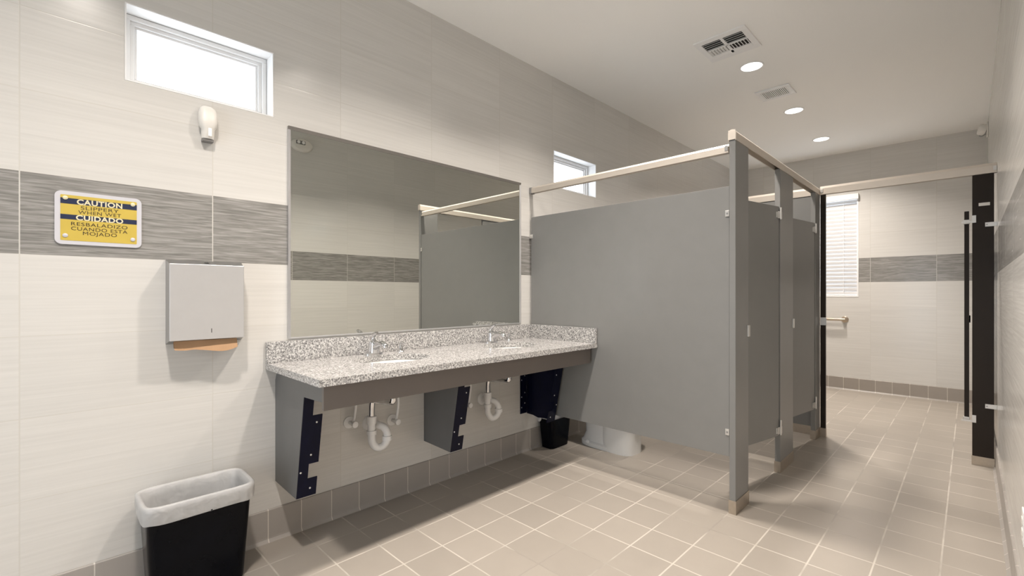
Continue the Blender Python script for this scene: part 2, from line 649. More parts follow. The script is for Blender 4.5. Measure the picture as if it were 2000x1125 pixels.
MB().box(-hx + 0.022, hx - 0.022, 0.022, 0.058, 0.018, 0.032, 0.004).build('bottom_rail', M['white'], bl)
for cx in (-0.30, 0.0, 0.30):
    MB().box(cx - 0.002, cx + 0.002, 0.009, 0.012, 0.03, hz - 0.065).build('ladder_cord', M['white'], bl)

# ------------------------------------------------------------------ ceiling fixtures
lamp_spots = [(3.91, 'round recessed ceiling light nearest to the camera, beside the big air vent'),
              (5.14, 'round recessed ceiling light just past the small exhaust grille'),
              (6.31, 'round recessed ceiling light farthest away, near the back wall'),
              (2.62, 'round recessed ceiling light over the end of the vanity, above the frame'),
              (1.38, 'round recessed ceiling light over the sinks, above the frame'),
              (0.14, 'round recessed ceiling light over the wastebasket end, above the frame')]
for i, (y, lab) in enumerate(lamp_spots):
    if i == 0:
        lamp0 = thing('downlight', lab, 'ceiling light', (1.22, y, H), 0, 'recessed ceiling lights in a row')
        MB().lathe([(0.074, -0.001), (0.076, -0.004), (0.086, -0.005), (0.088, -0.001), (0.074, -0.001)], (0, 0, 0)).build('trim_ring', M['white'], lamp0)
        MB().lathe([(0.0, -0.0012), (0.074, -0.0012), (0.074, -0.0032), (0.0, -0.0036)], (0, 0, 0)).build('lens', M['lamp'], lamp0)
        r = lamp0
    else:
        r = dup(lamp0, (1.22, y, H), lab)
    d = bpy.data.lights.new('downlight_beam', 'AREA')
    d.shape = 'DISK'
    d.size = 0.146
    d.energy = LAMP_POWER
    d.color = LAMP_COLOR
    d.spread = LAMP_SPREAD
    o = bpy.data.objects.new('downlight_beam', d)
    o.location = (0, 0, -0.006)
    o.parent = r
    COL.objects.link(o)

v1 = thing('air_vent', 'large white three-way air supply vent in ceiling before the first recessed light', 'vent', (1.205, 3.44, H))
mb = MB()
for (a, b, c, d) in ((-0.175, 0.175, -0.18, -0.125), (-0.175, 0.175, 0.125, 0.18), (-0.175, -0.135, -0.125, 0.125), (0.135, 0.175, -0.125, 0.125)):
    mb.box(a, b, c, d, -0.010, -0.0005, 0.002)
mb.box(-0.010, 0.010, -0.125, 0.125, -0.010, -0.0005, 0.002)
mb.box(-0.135, 0.135, -0.010, 0.002, -0.010, -0.0005, 0.002)
mb.box(-0.135, 0.135, 0.085, 0.125, -0.010, -0.0005, 0.002)
mb.build('frame', M['white'], v1)
MB().box(-0.135, 0.135, -0.125, 0.085, -0.0020, -0.0004).build('backing', M['dark'], v1)
for s_ in (-1, 1):
    for k in range(4):
        y = -0.111 + k * 0.0275
        mb = MB().box(-0.0625, 0.0625, -0.008, 0.008, -0.0008, 0.0008)
        mb.xform(Matrix.Rotation(math.radians(38), 4, 'X'))
        mb.xform(Matrix.Translation((s_ * 0.0725, y, -0.008)))
        mb.build('louver', M['white'], v1)
    for k in range(6):
        x = s_ * (0.020 + k * 0.0205)
        mb = MB().box(-0.007, 0.007, -0.041, 0.041, -0.0008, 0.0008)
        mb.xform(Matrix.Rotation(math.radians(40 * s_), 4, 'Y'))
        mb.xform(Matrix.Translation((x + s_ * 0.004, 0.043, -0.0075)))
        mb.build('louver', M['white'], v1)

v2 = thing('exhaust_grille', 'small white exhaust fan grille in ceiling between the first two lights', 'vent', (1.214, 4.56, H))
mb = MB()
for (a, b, c, d) in ((-0.135, 0.135, -0.125, -0.085), (-0.135, 0.135, 0.085, 0.125), (-0.135, -0.100, -0.085, 0.085), (0.100, 0.135, -0.085, 0.085)):
    mb.box(a, b, c, d, -0.012, -0.0005, 0.003)
mb.build('frame', M['white'], v2)
MB().box(-0.100, 0.100, -0.085, 0.085, -0.002, -0.0004).build('backing', M['dark'], v2)
for k in range(15):
    x = -0.0945 + k * 0.0135
    MB().box(x - 0.0040, x + 0.0040, -0.085, 0.085, -0.010, -0.004, 0.001).build('slat', M['white'], v2)

# ------------------------------------------------------------------ vanity
SINKS = [1.285, 2.145]
SX, SA, SB = 0.285, 0.152, 0.205
van = thing('vanity_counter', 'long speckled granite vanity counter with taupe apron hung on the left wall', 'counter', (0, 0.753, 0))
VY = 0.753
VL = 2.655 - VY
mb = MB()
t = mb.bm
zt, zb = 0.872, 0.842
outer = [(0.002, 0), (0.630, 0), (0.630, VL), (0.002, VL)]
for z in (zt, zb):
    loops = []
    ov = [t.verts.new((x, y, z)) for x, y in outer]
    ed = [t.edges.new((ov[i], ov[(i + 1) % 4])) for i in range(4)]
    for sy in SINKS:
        hv = [t.verts.new((SX + SA * math.cos(2 * PI * i / 48), sy - VY + SB * math.sin(2 * PI * i / 48), z)) for i in range(48)]
        ed += [t.edges.new((hv[i], hv[(i + 1) % 48])) for i in range(48)]
        loops.append(hv)
    bmesh.ops.triangle_fill(t, use_beauty=True, use_dissolve=False, edges=ed)
    if z == zt:
        top = (ov, loops)
    else:
        bot = (ov, loops)
for A, B in [(top[0], bot[0])] + list(zip(top[1], bot[1])):
    k = len(A)
    for i in range(k):
        t.faces.new((A[i], A[(i + 1) % k], B[(i + 1) % k], B[i]))
bmesh.ops.recalc_face_normals(t, faces=t.faces[:])
mb.build('countertop', M['granite'], van)
MB().box(0.002, 0.021, 0.0, VL, 0.8722, 0.975, 0.0012).build('backsplash', M['granite'], van)
MB().box(0.0212, 0.628, VL - 0.020, VL, 0.8722, 0.975, 0.0012).build('side_splash', M['granite'], van)
MB().box(0.567, 0.585, 0.037, VL - 0.015, 0.735, 0.8415, 0.0015).build('apron', M['apron'], van)

for i, sy in enumerate(SINKS):
    if i == 0:
        snk = thing('sink', 'white oval undermount sink nearest to the camera, by the wastebasket end', 'sink', (SX, sy, 0.842), 0, 'undermount sinks in the granite counter')
        def ell(a, b, z, dx=0.0):
            return [(dx + a * math.cos(2 * PI * q / 48), b * math.sin(2 * PI * q / 48), z) for q in range(48)]
        prof_in = [(1.02, 0.0), (0.99, -0.012), (0.95, -0.05), (0.85, -0.095), (0.62, -0.125), (0.30, -0.138), (0.13, -0.140)]
        rings = [ell(SA * 1.14, SB * 1.10, -0.001)] + [ell(SA * f, SB * f, z - 0.001) for f, z in prof_in]
        rings += [ell(SA * 0.13, SB * 0.10, -0.150)] + [ell(SA * min(1.06, f + 0.06), SB * min(1.05, f + 0.05), z - 0.011) for f, z in prof_in[::-1]] + [ell(SA * 1.14, SB * 1.10, -0.011)]
        MB().loft(rings + [rings[0]], False, False).build('basin', M['china'], snk)
        MB().lathe([(0.0, -0.137), (0.021, -0.137), (0.022, -0.142), (0.0, -0.143)], (0, 0, 0)).build('drain', M['chrome'], snk)
    else:
        dup(snk, (SX, sy, 0.842), 'white oval undermount sink farther away, next to the grey partition panel')

for i, sy in enumerate([1.285, 2.175]):
    if i == 0:
        fc = thing('faucet', 'chrome single lever faucet behind the nearer sink', 'faucet', (0.083, sy, 0.872), 0, 'chrome faucets on the granite counter')
        rings = [superellipse(0, 0, 0.027 * f, 0.052 * f, z, 2.6, 32) for f, z in ((1, 0.0), (1, 0.006), (0.93, 0.012), (0.6, 0.016))]
        MB().loft(rings).build('base_plate', M['chrome'], fc)
        MB().lathe([(0.031, 0.012), (0.030, 0.03), (0.028, 0.055), (0.029, 0.064), (0.025, 0.074), (0.012, 0.080), (0.0, 0.081)], (0, 0, 0)).build('body', M['chrome'], fc)
        MB().tube([(0.012, 0, 0.040), (0.05, 0, 0.058), (0.09, 0, 0.066), (0.118, 0, 0.060), (0.124, 0, 0.046)], [0.021, 0.019, 0.017, 0.015, 0.013], 14).build('spout', M['chrome'], fc)
        MB().tube([(-0.004, 0, 0.074), (-0.006, 0, 0.094), (0.006, 0.0, 0.112), (0.036, 0, 0.124)], [0.014, 0.011, 0.013, 0.008], 12).build('lever', M['chrome'], fc)
    else:
        dup(fc, (0.083, sy, 0.872), 'chrome single lever faucet behind the farther sink')
for i, sy in enumerate([1.455, 2.345]):
    if i == 0:
        sd = thing('soap_pump', 'small chrome deck-mounted soap pump right of the nearer faucet', 'soap dispenser', (0.085, sy, 0.872), 0, 'chrome soap pumps on the granite counter')
        MB().lathe([(0.020, 0.0), (0.020, 0.004), (0.015, 0.010), (0.011, 0.034), (0.010, 0.040), (0.0, 0.041)], (0, 0, 0), seg=20).build('collar', M['chrome'], sd)
        MB().tube([(0, 0, 0.036), (0.0, 0, 0.050), (0.016, 0, 0.056), (0.044, 0, 0.050)], [0.007, 0.008, 0.007, 0.0045], 10).build('nozzle', M['chrome'], sd)
    else:
        dup(sd, (0.085, sy, 0.872), 'small chrome deck-mounted soap pump right of the farther faucet')


# brackets carrying the counter
def bracket(y, label, mirror=False, side=None):
    s_ = -1 if mirror else 1
    r = thing('counter_bracket', label, 'bracket', (0.0, y, 0.0), 0, 'brackets under the granite counter')
    prof = [(0.0025, 0.785), (0.028, 0.836), (0.564, 0.838), (0.564, 0.764), (0.361, 0.756), (0.269, 0.278), (0.0025, 0.286)]
    MB().prism(prof, 'y', 0.0, s_ * 0.014, 0.001).build('side_panel', side, r)
    # steel flange along the sloped front edge, with two tabs
    a, b = Vector((0.364, 0.754)), Vector((0.270, 0.277))
    n = Vector((b.y - a.y, a.x - b.x)).normalized()
    if n.x < 0:
        n = -n
    outline = [(0.0, 0.0), (0.0, 0.044), (0.19, 0.044), (0.19, 0.088), (0.67, 0.088), (0.67, 0.044), (0.82, 0.044), (0.82, 0.088), (1.0, 0.088), (1.0, 0.0)]
    mb = MB()
    tm = bmesh.new()
    f0, f1 = [], []
    for q, d in outline:
        p = a.lerp(b, q)
        f0.append(tm.verts.new((p.x, s_ * (d + 0.002), p.y)))
        p2 = p - n * 0.005
        f1.append(tm.verts.new((p2.x, s_ * (d + 0.002), p2.y)))
    tm.faces.new(f0)
    tm.faces.new(f1[::-1])
    for q in range(len(f0)):
        tm.faces.new((f0[q], f0[(q + 1) % len(f0)], f1[(q + 1) % len(f0)], f1[q]))
    mb._add(tm)
    mb.build('steel_flange', M['bracket'], r)
    for q, d in ((0.26, 0.066), (0.58, 0.052), (0.92, 0.060), (0.74, 0.012)):
        p = a.lerp(b, q) + n * 0.0008
        MB().ball((p.x, s_ * d, p.y), 0.0045, (0.5, 1, 1), 10, 6).build('screw', M['nickel'], r)
    # steel web on the inner side and wall plate
    web = [(0.006, 0.74), (0.10, 0.80), (0.54, 0.80), (0.54, 0.772), (0.345, 0.764), (0.255, 0.292), (0.12, 0.275), (0.006, 0.300)]
    MB().prism(web, 'y', s_ * 0.0145, s_ * 0.018).build('steel_web', M['bracket'], r)
    return r


bracket(0.797, 'leftmost dark grey counter bracket, by the liner-lined wastebasket', False, M['slate'])
bracket(1.672, 'middle slate counter bracket between the two drain pipes', False, M['slate'])
b3 = bracket(2.636, 'black steel counter bracket next to the partition panel, above the small black bin', True, M['bracket'])
MB().box(0.0005, 0.005, -0.088, -0.018, 0.292, 0.74, 0.001).build('wall_plate', M['bracket'], b3)
for z in (0.34, 0.42, 0.55, 0.68):
    for yy in (-0.075, -0.040):
        MB().ball((0.0055, yy, z + (0.03 if yy > -0.05 else 0)), 0.005, (0.5, 1, 1), 10, 6).build('screw', M['nickel'], b3)

# plumbing below the basins
for i, sy in enumerate(SINKS):
    if i == 0:
        dt = thing('drain_trap', 'chrome and white drain trap under the nearer sink, left of the middle bracket', 'drain pipe', (0.0, sy, 0.0), 0, 'drain traps under the counter')
        MB().tube([(SX, 0, 0.688), (SX, 0, 0.655), (SX - 0.012, -0.004, 0.640), (0.20, -0.012, 0.634), (0.125, -0.022, 0.630), (0.108, -0.025, 0.614), (0.105, -0.026, 0.58), (0.105, -0.026, 0.515)],
                  0.0175, 16, 3).build('tailpiece', M['chrome'], dt)
        MB().tube([(SX, 0, 0.690), (SX, 0, 0.664)], 0.026, 16, 1).build('drain_nut', M['chrome'], dt)
        tr = MB().tube([(0.105, -0.026, 0.520), (0.105, -0.026, 0.42), (0.107, -0.018, 0.385), (0.112, 0.006, 0.360), (0.120, 0.036, 0.365), (0.125, 0.056, 0.392), (0.122, 0.060, 0.43),
                        (0.108, 0.048, 0.462), (0.075, 0.028, 0.474), (0.012, 0.018, 0.474)], 0.0205, 16, 4).build('trap_bend', M['pvc'], dt)
        MB().lathe([(0.021, -0.022), (0.027, -0.020), (0.027, 0.020), (0.021, 0.022)], (0.105, -0.026, 0.518), 'z', 14).build('slip_nut', M['pvc'], dt)
        MB().lathe([(0.021, -0.013), (0.026, -0.012), (0.026, 0.012), (0.021, 0.013)], (0.105, -0.026, 0.448), 'z', 14).build('slip_nut', M['pvc'], dt)
        MB().lathe([(0.021, -0.013), (0.027, -0.012), (0.027, 0.012), (0.021, 0.013)], (0.124, 0.059, 0.405), 'z', 14).build('slip_nut', M['pvc'], dt)
        MB().lathe([(0.0, 0.001), (0.045, 0.001), (0.042, 0.006), (0.024, 0.014), (0.0, 0.014)], (0.0, 0.018, 0.474), 'x', 28).build('wall_flange', M['pvc'], dt)
    else:
        dup(dt, (0.0, sy, 0.0), 'chrome and white drain trap under the farther sink, right of the middle bracket')


def supply(y, z, name_label, sgn, first=None):
    if first is None:
        r = thing('supply_valve', name_label, 'water valve', (0.0, y, z), 0, 'water supply valves under the counter')
        MB().lathe([(0.0, 0.001), (0.034, 0.001), (0.032, 0.006), (0.012, 0.010), (0.0, 0.010)], (0, 0, 0), 'x', 24).build('escutcheon', M['pvc'], r)
        MB().tube([(0.008, 0, 0), (0.062, 0, 0)], [0.009, 0.013], 12, 1).build('valve_body', M['pvc'], r)
        MB().lathe([(0.0, 0.060), (0.016, 0.060), (0.017, 0.076), (0.010, 0.080), (0.0, 0.080)], (0, 0, 0), 'x', 14).build('valve_knob', M['pvc'], r)
        MB().tube([(0.05, 0, 0.008), (0.052, 0.008, 0.05), (0.060, 0.010, 0.12), (0.075, -0.012, 0.20), (0.085, -0.05, 0.28), (0.085, -0.07, 0.325)], 0.0072, 10, 5).build('supply_hose', M['pvc'], r)
        return r
    return dup(first, (0.0, y, z), name_label)


sv = supply(1.445, 0.462, 'white water supply valve with curved hose, right of the nearer drain trap', 1)
supply(1.180, 0.500, 'white water supply valve half hidden behind the nearer drain trap', 1, sv)
supply(1.995, 0.465, 'white water supply valve half hidden behind the middle bracket flange, left of the farther trap', 1, sv)

# ------------------------------------------------------------------ mirror
MY0, MY1, MZ0, MZ1 = 0.856, 2.548, 0.985, 2.055
mr = thing('wall_mirror', 'large rectangular framed mirror on the left wall above the granite backsplash', 'mirror', (0.0, MY0, MZ0))
a, b = MY1 - MY0, MZ1 - MZ0
MB().box(0.002, 0.006, 0.004, a - 0.004, 0.004, b - 0.004).build('mirror_glass', M['mirror'], mr)
MB().prism([(0.001, b), (0.014, b), (0.008, b - 0.017), (0.001, b - 0.017)], 'y', 0.0, a).build('top_channel', M['steel_dark'], mr)
mb = MB()
mb.prism([(0.001, 0), (0.009, 0), (0.008, 0.006), (0.001, 0.006)], 'y', 0.0, a)
mb.prism([(0.001, 0), (0.012, 0), (0.008, 0.012), (0.001, 0.012)], 'z', 0.006, b - 0.017)
mb.prism([(0.001, a), (0.012, a), (0.008, a - 0.012), (0.001, a - 0.012)], 'z', 0.006, b - 0.017)
mb.build('mirror_frame', M['steel'], mr)


# ------------------------------------------------------------------ toilet partitions
GP = 'grey toilet partition panels'
GPI = 'toilet partition pilasters'
GD = 'toilet stall doors'
GR = 'pale aluminium headrails of the stalls'


def l_bracket(root, x, y, z, dx, dy, h=0.028):
    return MB().box(x - dx / 2, x + dx / 2, y - dy / 2, y + dy / 2, z - h / 2, z + h / 2, 0.0015).build('panel_bracket', M['nickel'], root)


p1 = thing('partition_panel', 'wide grey partition panel facing the camera between vanity and corridor pilaster', 'partition', (0.0, 2.66, 0.0), 0, GP)
MB().box(0.014, 1.4955, 0.0, 0.025, 0.310, 1.806, 0.0015).build('panel', M['grey'], p1)
for z in (1.655, 0.445):
    pb = l_bracket(p1, 1.486, -0.004, z, 0.021, 0.007, 0.034)
    MB().lathe([(0, -0.0095), (0.005, -0.0095), (0.006, -0.007)], (1.486, 0, z), 'y', 12).build('screw', M['steel_side'], pb)
    l_bracket(p1, 0.018, -0.0045, z, 0.034, 0.008, 0.030)
p2 = thing('partition_panel', 'grey divider panel between the first and second stall, behind the corridor doors', 'partition', (0.0, 3.650, 0.0), 0, GP)
MB().box(0.014, 1.4955, 0.0, 0.025, 0.310, 1.806, 0.0015).build('panel', M['grey'], p2)
p3 = thing('partition_panel', 'grey divider panel between second stall and the large back stall', 'partition', (0.0, 4.630, 0.0), 0, GP)
MB().box(0.014, 1.04, 0.0, 0.025, 0.310, 1.806, 0.0015).build('panel', M['grey'], p3)


def pilaster(label, x0, x1, y0, y1, top, mat, shoe_h=0.074, group=GPI):
    cx, cy = (x0 + x1) / 2, (y0 + y1) / 2
    hx_, hy_ = (x1 - x0) / 2, (y1 - y0) / 2
    r = thing('pilaster', label, 'partition post', (cx, cy, 0.0), 0, group)
    MB().box(-hx_, hx_, -hy_, hy_, 0.004, top, 0.0018).build('post', mat, r)
    e = 0.0035
    mb = MB()
    mb.box(-hx_ - e, hx_ + e, -hy_ - e, -hy_ - 0.0002, 0.0, shoe_h, 0.0008)
    mb.box(-hx_ - e, hx_ + e, hy_ + 0.0002, hy_ + e, 0.0, shoe_h, 0.0008)
    mb.box(-hx_ - e, -hx_ - 0.0002, -hy_, hy_, 0.0, shoe_h, 0.0008)
    mb.box(hx_ + 0.0002, hx_ + e, -hy_, hy_, 0.0, shoe_h, 0.0008)
    mb.build('floor_shoe', M['shoe'], r)
    return r


pl1 = pilaster('grey partition post nearest the camera, at the corner of the wide grey panel', 1.497, 1.530, 2.655, 2.862, 2.058, M['grey'])
pl2 = pilaster('wide grey partition post between the two corridor stall doors', 1.497, 1.530, 3.492, 3.812, 2.058, M['grey'])
pl3 = pilaster('grey partition post at the far end of the corridor stalls', 1.497, 1.530, 4.492, 4.662, 2.058, M['grey'])
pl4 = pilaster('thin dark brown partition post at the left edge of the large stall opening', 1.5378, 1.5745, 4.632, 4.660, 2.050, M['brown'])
pl5 = pilaster('grey partition post inside the second stall, in line with the back stall front', 1.05, 1.4893, 4.630, 4.655, 2.050, M['grey'])
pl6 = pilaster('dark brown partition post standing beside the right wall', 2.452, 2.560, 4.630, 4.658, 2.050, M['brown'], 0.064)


def keeper(p, x, y, z, dx=0.010, dy=0.030, h=0.066):
    MB().box(x - dx / 2, x + dx / 2, y - dy / 2, y + dy / 2, z - h / 2, z + h / 2, 0.002).build('latch_keeper', M['nickel'], p)


keeper(pl1, 0.0210, 0.092, 0.997)
keeper(pl2, 0.0210, 0.150, 0.997)
MB().box(-0.018, 0.026, -0.0185, -0.0145, 0.945, 1.010, 0.001).build('latch_plate', M['nickel'], pl4)
# fittings on the right hand post
MB().box(-0.022, 0.034, -0.0185, -0.0145, 1.828, 1.850, 0.001).build('door_stop', M['white_warm'], pl6)
for z in (1.695, 0.425):
    wb = MB().box(0.010, 0.0685, -0.0200, -0.0145, z - 0.015, z + 0.015, 0.001).build('wall_bracket', M['nickel'], pl6)
    MB().lathe([(0, -0.0225), (0.004, -0.0225), (0.005, -0.020)], (0.019, 0, z), 'y', 12).build('screw', M['steel_side'], wb)
for z in (1.740, 0.325):
    MB().box(-0.056, -0.034, -0.0200, -0.0145, z - 0.026, z + 0.026, 0.001).build('hinge_plate', M['nickel'], pl6)
    MB().box(-0.110, -0.050, -0.0195, -0.0150, z - 0.024, z - 0.012, 0.001).build('hinge_arm', M['nickel'], pl6)


def stall_door(label, hx_, hy_, w_, ang, mat):
    r = thing('stall_door', label, 'stall door', (hx_, hy_, 0.0), math.radians(ang), GD)
    MB().box(-0.025, 0.0, -w_, -0.004, 0.252, 1.800, 0.002).build('door_panel', mat, r)
    for z in (1.742, 0.290):
        hb = MB().box(-0.029, 0.004, -0.042, -0.002, z - 0.020, z + 0.020, 0.002).box(0.0048, 0.0080, -0.030, 0.022, z - 0.024, z + 0.024, 0.001).build('hinge', M['nickel'], r)
        MB().tube([(0.011, -0.003, z - 0.03), (0.011, -0.003, z + 0.05 if z > 1 else z + 0.07)], 0.006, 10, 1).build('hinge_pin', M['nickel'], hb)
    MB().box(-0.002, 0.012, -w_ + 0.02, -w_ + 0.06, 0.97, 1.02, 0.003).build('latch', M['nickel'], r)
    return r


stall_door('grey stall door nearest the camera, slightly ajar beside the corner post', 1.526, 3.488, 0.618, -12, M['grey'])
stall_door('second grey stall door along the corridor, slightly ajar', 1.526, 4.488, 0.665, -9, M['grey'])
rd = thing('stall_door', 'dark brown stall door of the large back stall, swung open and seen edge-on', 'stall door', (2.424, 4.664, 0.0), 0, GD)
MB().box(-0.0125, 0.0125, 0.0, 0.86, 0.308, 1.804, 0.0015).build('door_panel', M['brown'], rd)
for z in (1.728, 0.313):
    MB().box(-0.018, 0.016, -0.010, 0.030, z - 0.016, z + 0.014, 0.002).build('hinge', M['nickel'], rd)
MB().box(0.0125, 0.020, 0.76, 0.82, 0.97, 1.03, 0.002).build('latch', M['bracket'], rd)


def rail(label, axis, a0, a1, c0, c1, z0, z1):
    """c0 is the side towards the viewer; channel profile with an upright lip"""
    if axis == 'y':
        r = thing('headrail', label, 'headrail', ((c0 + c1) / 2, a0, z0), 0, GR)
        h = (c1 - c0) / 2
    else:
        r = thing('headrail', label, 'headrail', (a0, (c0 + c1) / 2, z0), 0, GR)
        h = (c1 - c0) / 2
    d = z1 - z0
    prof = [(-h, 0), (-h, d * 0.72), (-h * 0.35, d), (h * 0.35, d), (h, d * 0.72), (h, 0), (h - 0.004, 0), (h - 0.004, d * 0.68), (-h + 0.004, d * 0.68), (-h + 0.004, 0)]
    MB().prism(prof, axis, 0.0, a1 - a0).build('channel', M['rail'], r)
    return r


rl1 = rail('long headrail over the corridor stall doors, running away from the camera', 'y', 2.648, 4.664, 1.4925, 1.5345, 2.052, 2.112)
MB().box(-0.019, 0.019, -0.002, -0.0002, 0.004, 0.056, 0.0005).build('end_cap', M['rail'], rl1)
rl2 = rail('headrail over the wide grey panel, from left wall to corner post', 'x', 0.001, 1.4915, 2.654, 2.690, 1.992, 2.040)
MB().box(0.0, 0.020, -0.022, 0.022, -0.004, 0.046, 0.002).build('wall_bracket', M['steel_side'], rl2)
MB().box(1.472, 1.4895, -0.0215, -0.0182, 0.010, 0.040, 0.001).build('post_bracket', M['steel_side'], rl2)
rl3 = rail('headrail over the large stall opening, ending at the right wall', 'x', 1.537, W - 0.001, 4.624, 4.664, 2.052, 2.122)
MB().box(W - 1.537 - 0.020, W - 1.537 - 0.002, -0.0245, -0.0205, 0.016, 0.046, 0.001).build('wall_bracket', M['nickel'], rl3)
MB().box(0.002, 0.022, -0.0245, -0.0205, 0.014, 0.044, 0.001).build('corner_bracket', M['nickel'], rl3)
rail('headrail behind the corridor doors, from left wall to far post', 'x', 0.001, 1.4915, 4.624, 4.664, 2.052, 2.122)

# ------------------------------------------------------------------ toilet
TY = 3.145
to = thing('toilet', 'white floor-mounted toilet in first stall, foot showing under the grey panel', 'toilet', (0.0, TY, 0.0))
sec = [(0.0, 0.165, 0.655, 0.118), (0.030, 0.165, 0.655, 0.118), (0.042, 0.180, 0.652, 0.104), (0.10, 0.205, 0.655, 0.094), (0.17, 0.200, 0.662, 0.098),
       (0.24, 0.165, 0.676, 0.120), (0.30, 0.120, 0.695, 0.150), (0.355, 0.07, 0.718, 0.176), (0.385, 0.06, 0.725, 0.182), (0.392, 0.07, 0.715, 0.172)]
rings = [superellipse((a + b) / 2, 0, (b - a) / 2, h, z, 2.5, 44) for z, a, b, h in sec]
bowl = MB().loft(rings)
sk = [(0.0, 0.385, 0.657, 0.120), (0.10, 0.385, 0.657, 0.117), (0.20, 0.385, 0.666, 0.121), (0.29, 0.380, 0.690, 0.145)]
bowl.loft([superellipse((a + b) / 2, 0, (b - a) / 2, h, z, 3.2, 44) for z, a, b, h in sk])
bowl.build('bowl', M['china'], to)
MB().ball((0.275, -0.104, 0.036), 0.017, (1, 1, 0.9)).build('bolt_cap', M['pvc'], to)
MB().loft([superellipse(0.108, 0, a, b, z, 5, 40) for z, a, b in ((0.388, 0.085, 0.19), (0.40, 0.09, 0.20), (0.70, 0.098, 0.215), (0.712, 0.096, 0.213))]).build('tank', M['china'], to)
MB().loft([superellipse(0.110, 0, a, b, z, 5, 40) for z, a, b in ((0.7125, 0.100, 0.219), (0.735, 0.102, 0.222), (0.745, 0.095, 0.215))]).build('tank_lid', M['china'], to)
MB().loft([superellipse(0.465, 0, a, b, z, 2.4, 44) for z, a, b in ((0.393, 0.245, 0.175), (0.398, 0.253, 0.183), (0.410, 0.253, 0.183), (0.414, 0.245, 0.175))]).build('seat', M['pvc'], to)
MB().loft([superellipse(0.465, 0, a, b, z, 2.4, 44) for z, a, b in ((0.4145, 0.245, 0.176), (0.420, 0.250, 0.181), (0.432, 0.245, 0.176), (0.436, 0.225, 0.155))]).build('lid', M['pvc'], to)
MB().tube([(0.208, 0.15, 0.655), (0.222, 0.15, 0.655), (0.226, 0.10, 0.650)], 0.006, 10, 3).build('flush_lever', M['chrome'], to)


# ------------------------------------------------------------------ wastebaskets
def basket(label, cx, cy, bw, bl_, tw, tl, h, knot=False, hem=0.06):
    """tapered rectangular bin, x width / y length, with a liner folded over the rim"""
    r = thing('wastebasket', label, 'trash can', (cx, cy, 0.0), 0, 'black wastebaskets on the floor')
    N = 48

    def ring(f, off=0.0, dz=0.0, wob=0.0, ph=0.0):
        a = bw + (tw - bw) * f + off
        b = bl_ + (tl - bl_) * f + off
        pts = superellipse(0, 0, a, b, h * f + dz, 6.5, N)
        if wob:
            pts = [(x * (1 + wob * math.sin(ph + 5 * i)), y * (1 + wob * math.sin(ph * 2 + 3.1 * i)), z + (wob * 0.25 * math.sin(ph + i * 0.9))) for i, (x, y, z) in enumerate(pts)]
        return pts
    outer = [ring(0.0, -0.006), ring(0.012, -0.001), ring(0.04), ring(0.5), ring(0.93), ring(0.955, 0.004), ring(1.0, 0.005)]
    inner = [ring(1.0, -0.002), ring(0.93, -0.006), ring(0.5, -0.006), ring(0.05, -0.006)]
    MB().loft(outer + inner).build('body', M['bin'], r)
    hh = hem / h
    # skirt outside, over the rim, then down inside with folds
    sk_ = [(-0.004, ring(1 - hh, 0.012, 0, 0.006, 0.7)), (0, ring(1 - hh * 0.6, 0.013, 0, 0.003, 1.7)), (0, ring(1 - hh * 0.2, 0.011)), (0, ring(1.0, 0.010, 0.004)), (0, ring(1.0, 0.002, 0.009)),
           (0, ring(1.0, -0.007, 0.004)), (0, ring(0.93, -0.012, 0, 0.008, 2.0)), (0, ring(0.75, -0.018, 0, 0.03, 0.4)), (0, ring(0.50, -0.028, 0, 0.05, 1.1)), (0, ring(0.25, -0.04, 0, 0.04, 2.3))]
    ln = MB().loft([x[1] for x in (sk_ if hem else sk_[4:])], False, True)
    ln.build('liner', M['liner'], r, angle=70)
    return r, ring


bk, _ = basket('black rectangular wastebasket with white liner folded over its rim, below the towel dispenser', 0.165, 0.440, 0.078, 0.160, 0.122, 0.183, 0.405)
MB().ball((0.124, 0.025, 0.352), 0.012, (0.4, 1, 0.8), 14, 8).build('liner_notch', M['bin'], bk)
bk2, _ = basket('small black wastebasket on the floor beside the toilet foot', 0.084, 2.865, 0.058, 0.105, 0.072, 0.128, 0.232, hem=0.0)
MB().ball((-0.035, -0.150, 0.236), 0.022, (0.8, 0.7, 1.1), 14, 8).build('liner_knot', M['liner'], bk2)

# ------------------------------------------------------------------ wall things, left
td = thing('towel_dispenser', 'square stainless paper towel dispenser on the left wall above the wastebasket', 'towel dispenser', (0.0, 0.495, 0.994))
# tapered cabinet shell (open below) : back 0.29 x 0.36, front 0.275 x 0.32
bk_ = [(0.001, -0.136, 0.0), (0.001, 0.152, 0.0), (0.001, 0.152, 0.363), (0.001, -0.136, 0.363)]
fr_ = [(0.094, -0.137, 0.022), (0.094, 0.137, 0.022), (0.094, 0.137, 0.340), (0.094, -0.137, 0.340)]
mb = MB()
mb.loft([bk_, fr_], True, True)
mb.build('cabinet', M['steel_side'], td)
fd = MB().box(0.0945, 0.1005, -0.1375, 0.1375, 0.0195, 0.3425, 0.0022).build('front_door', M['steel'], td)
MB().box(0.1004, 0.1012, 0.010, 0.0125, 0.048, 0.066).build('stock_slot', M['dark'], fd)
MB().lathe([(0.010, 0.0), (0.009, 0.005), (0.0, 0.006)], (0.045, 0.005, 0.353), 'z', 14).build('lock', M['chrome'], td)
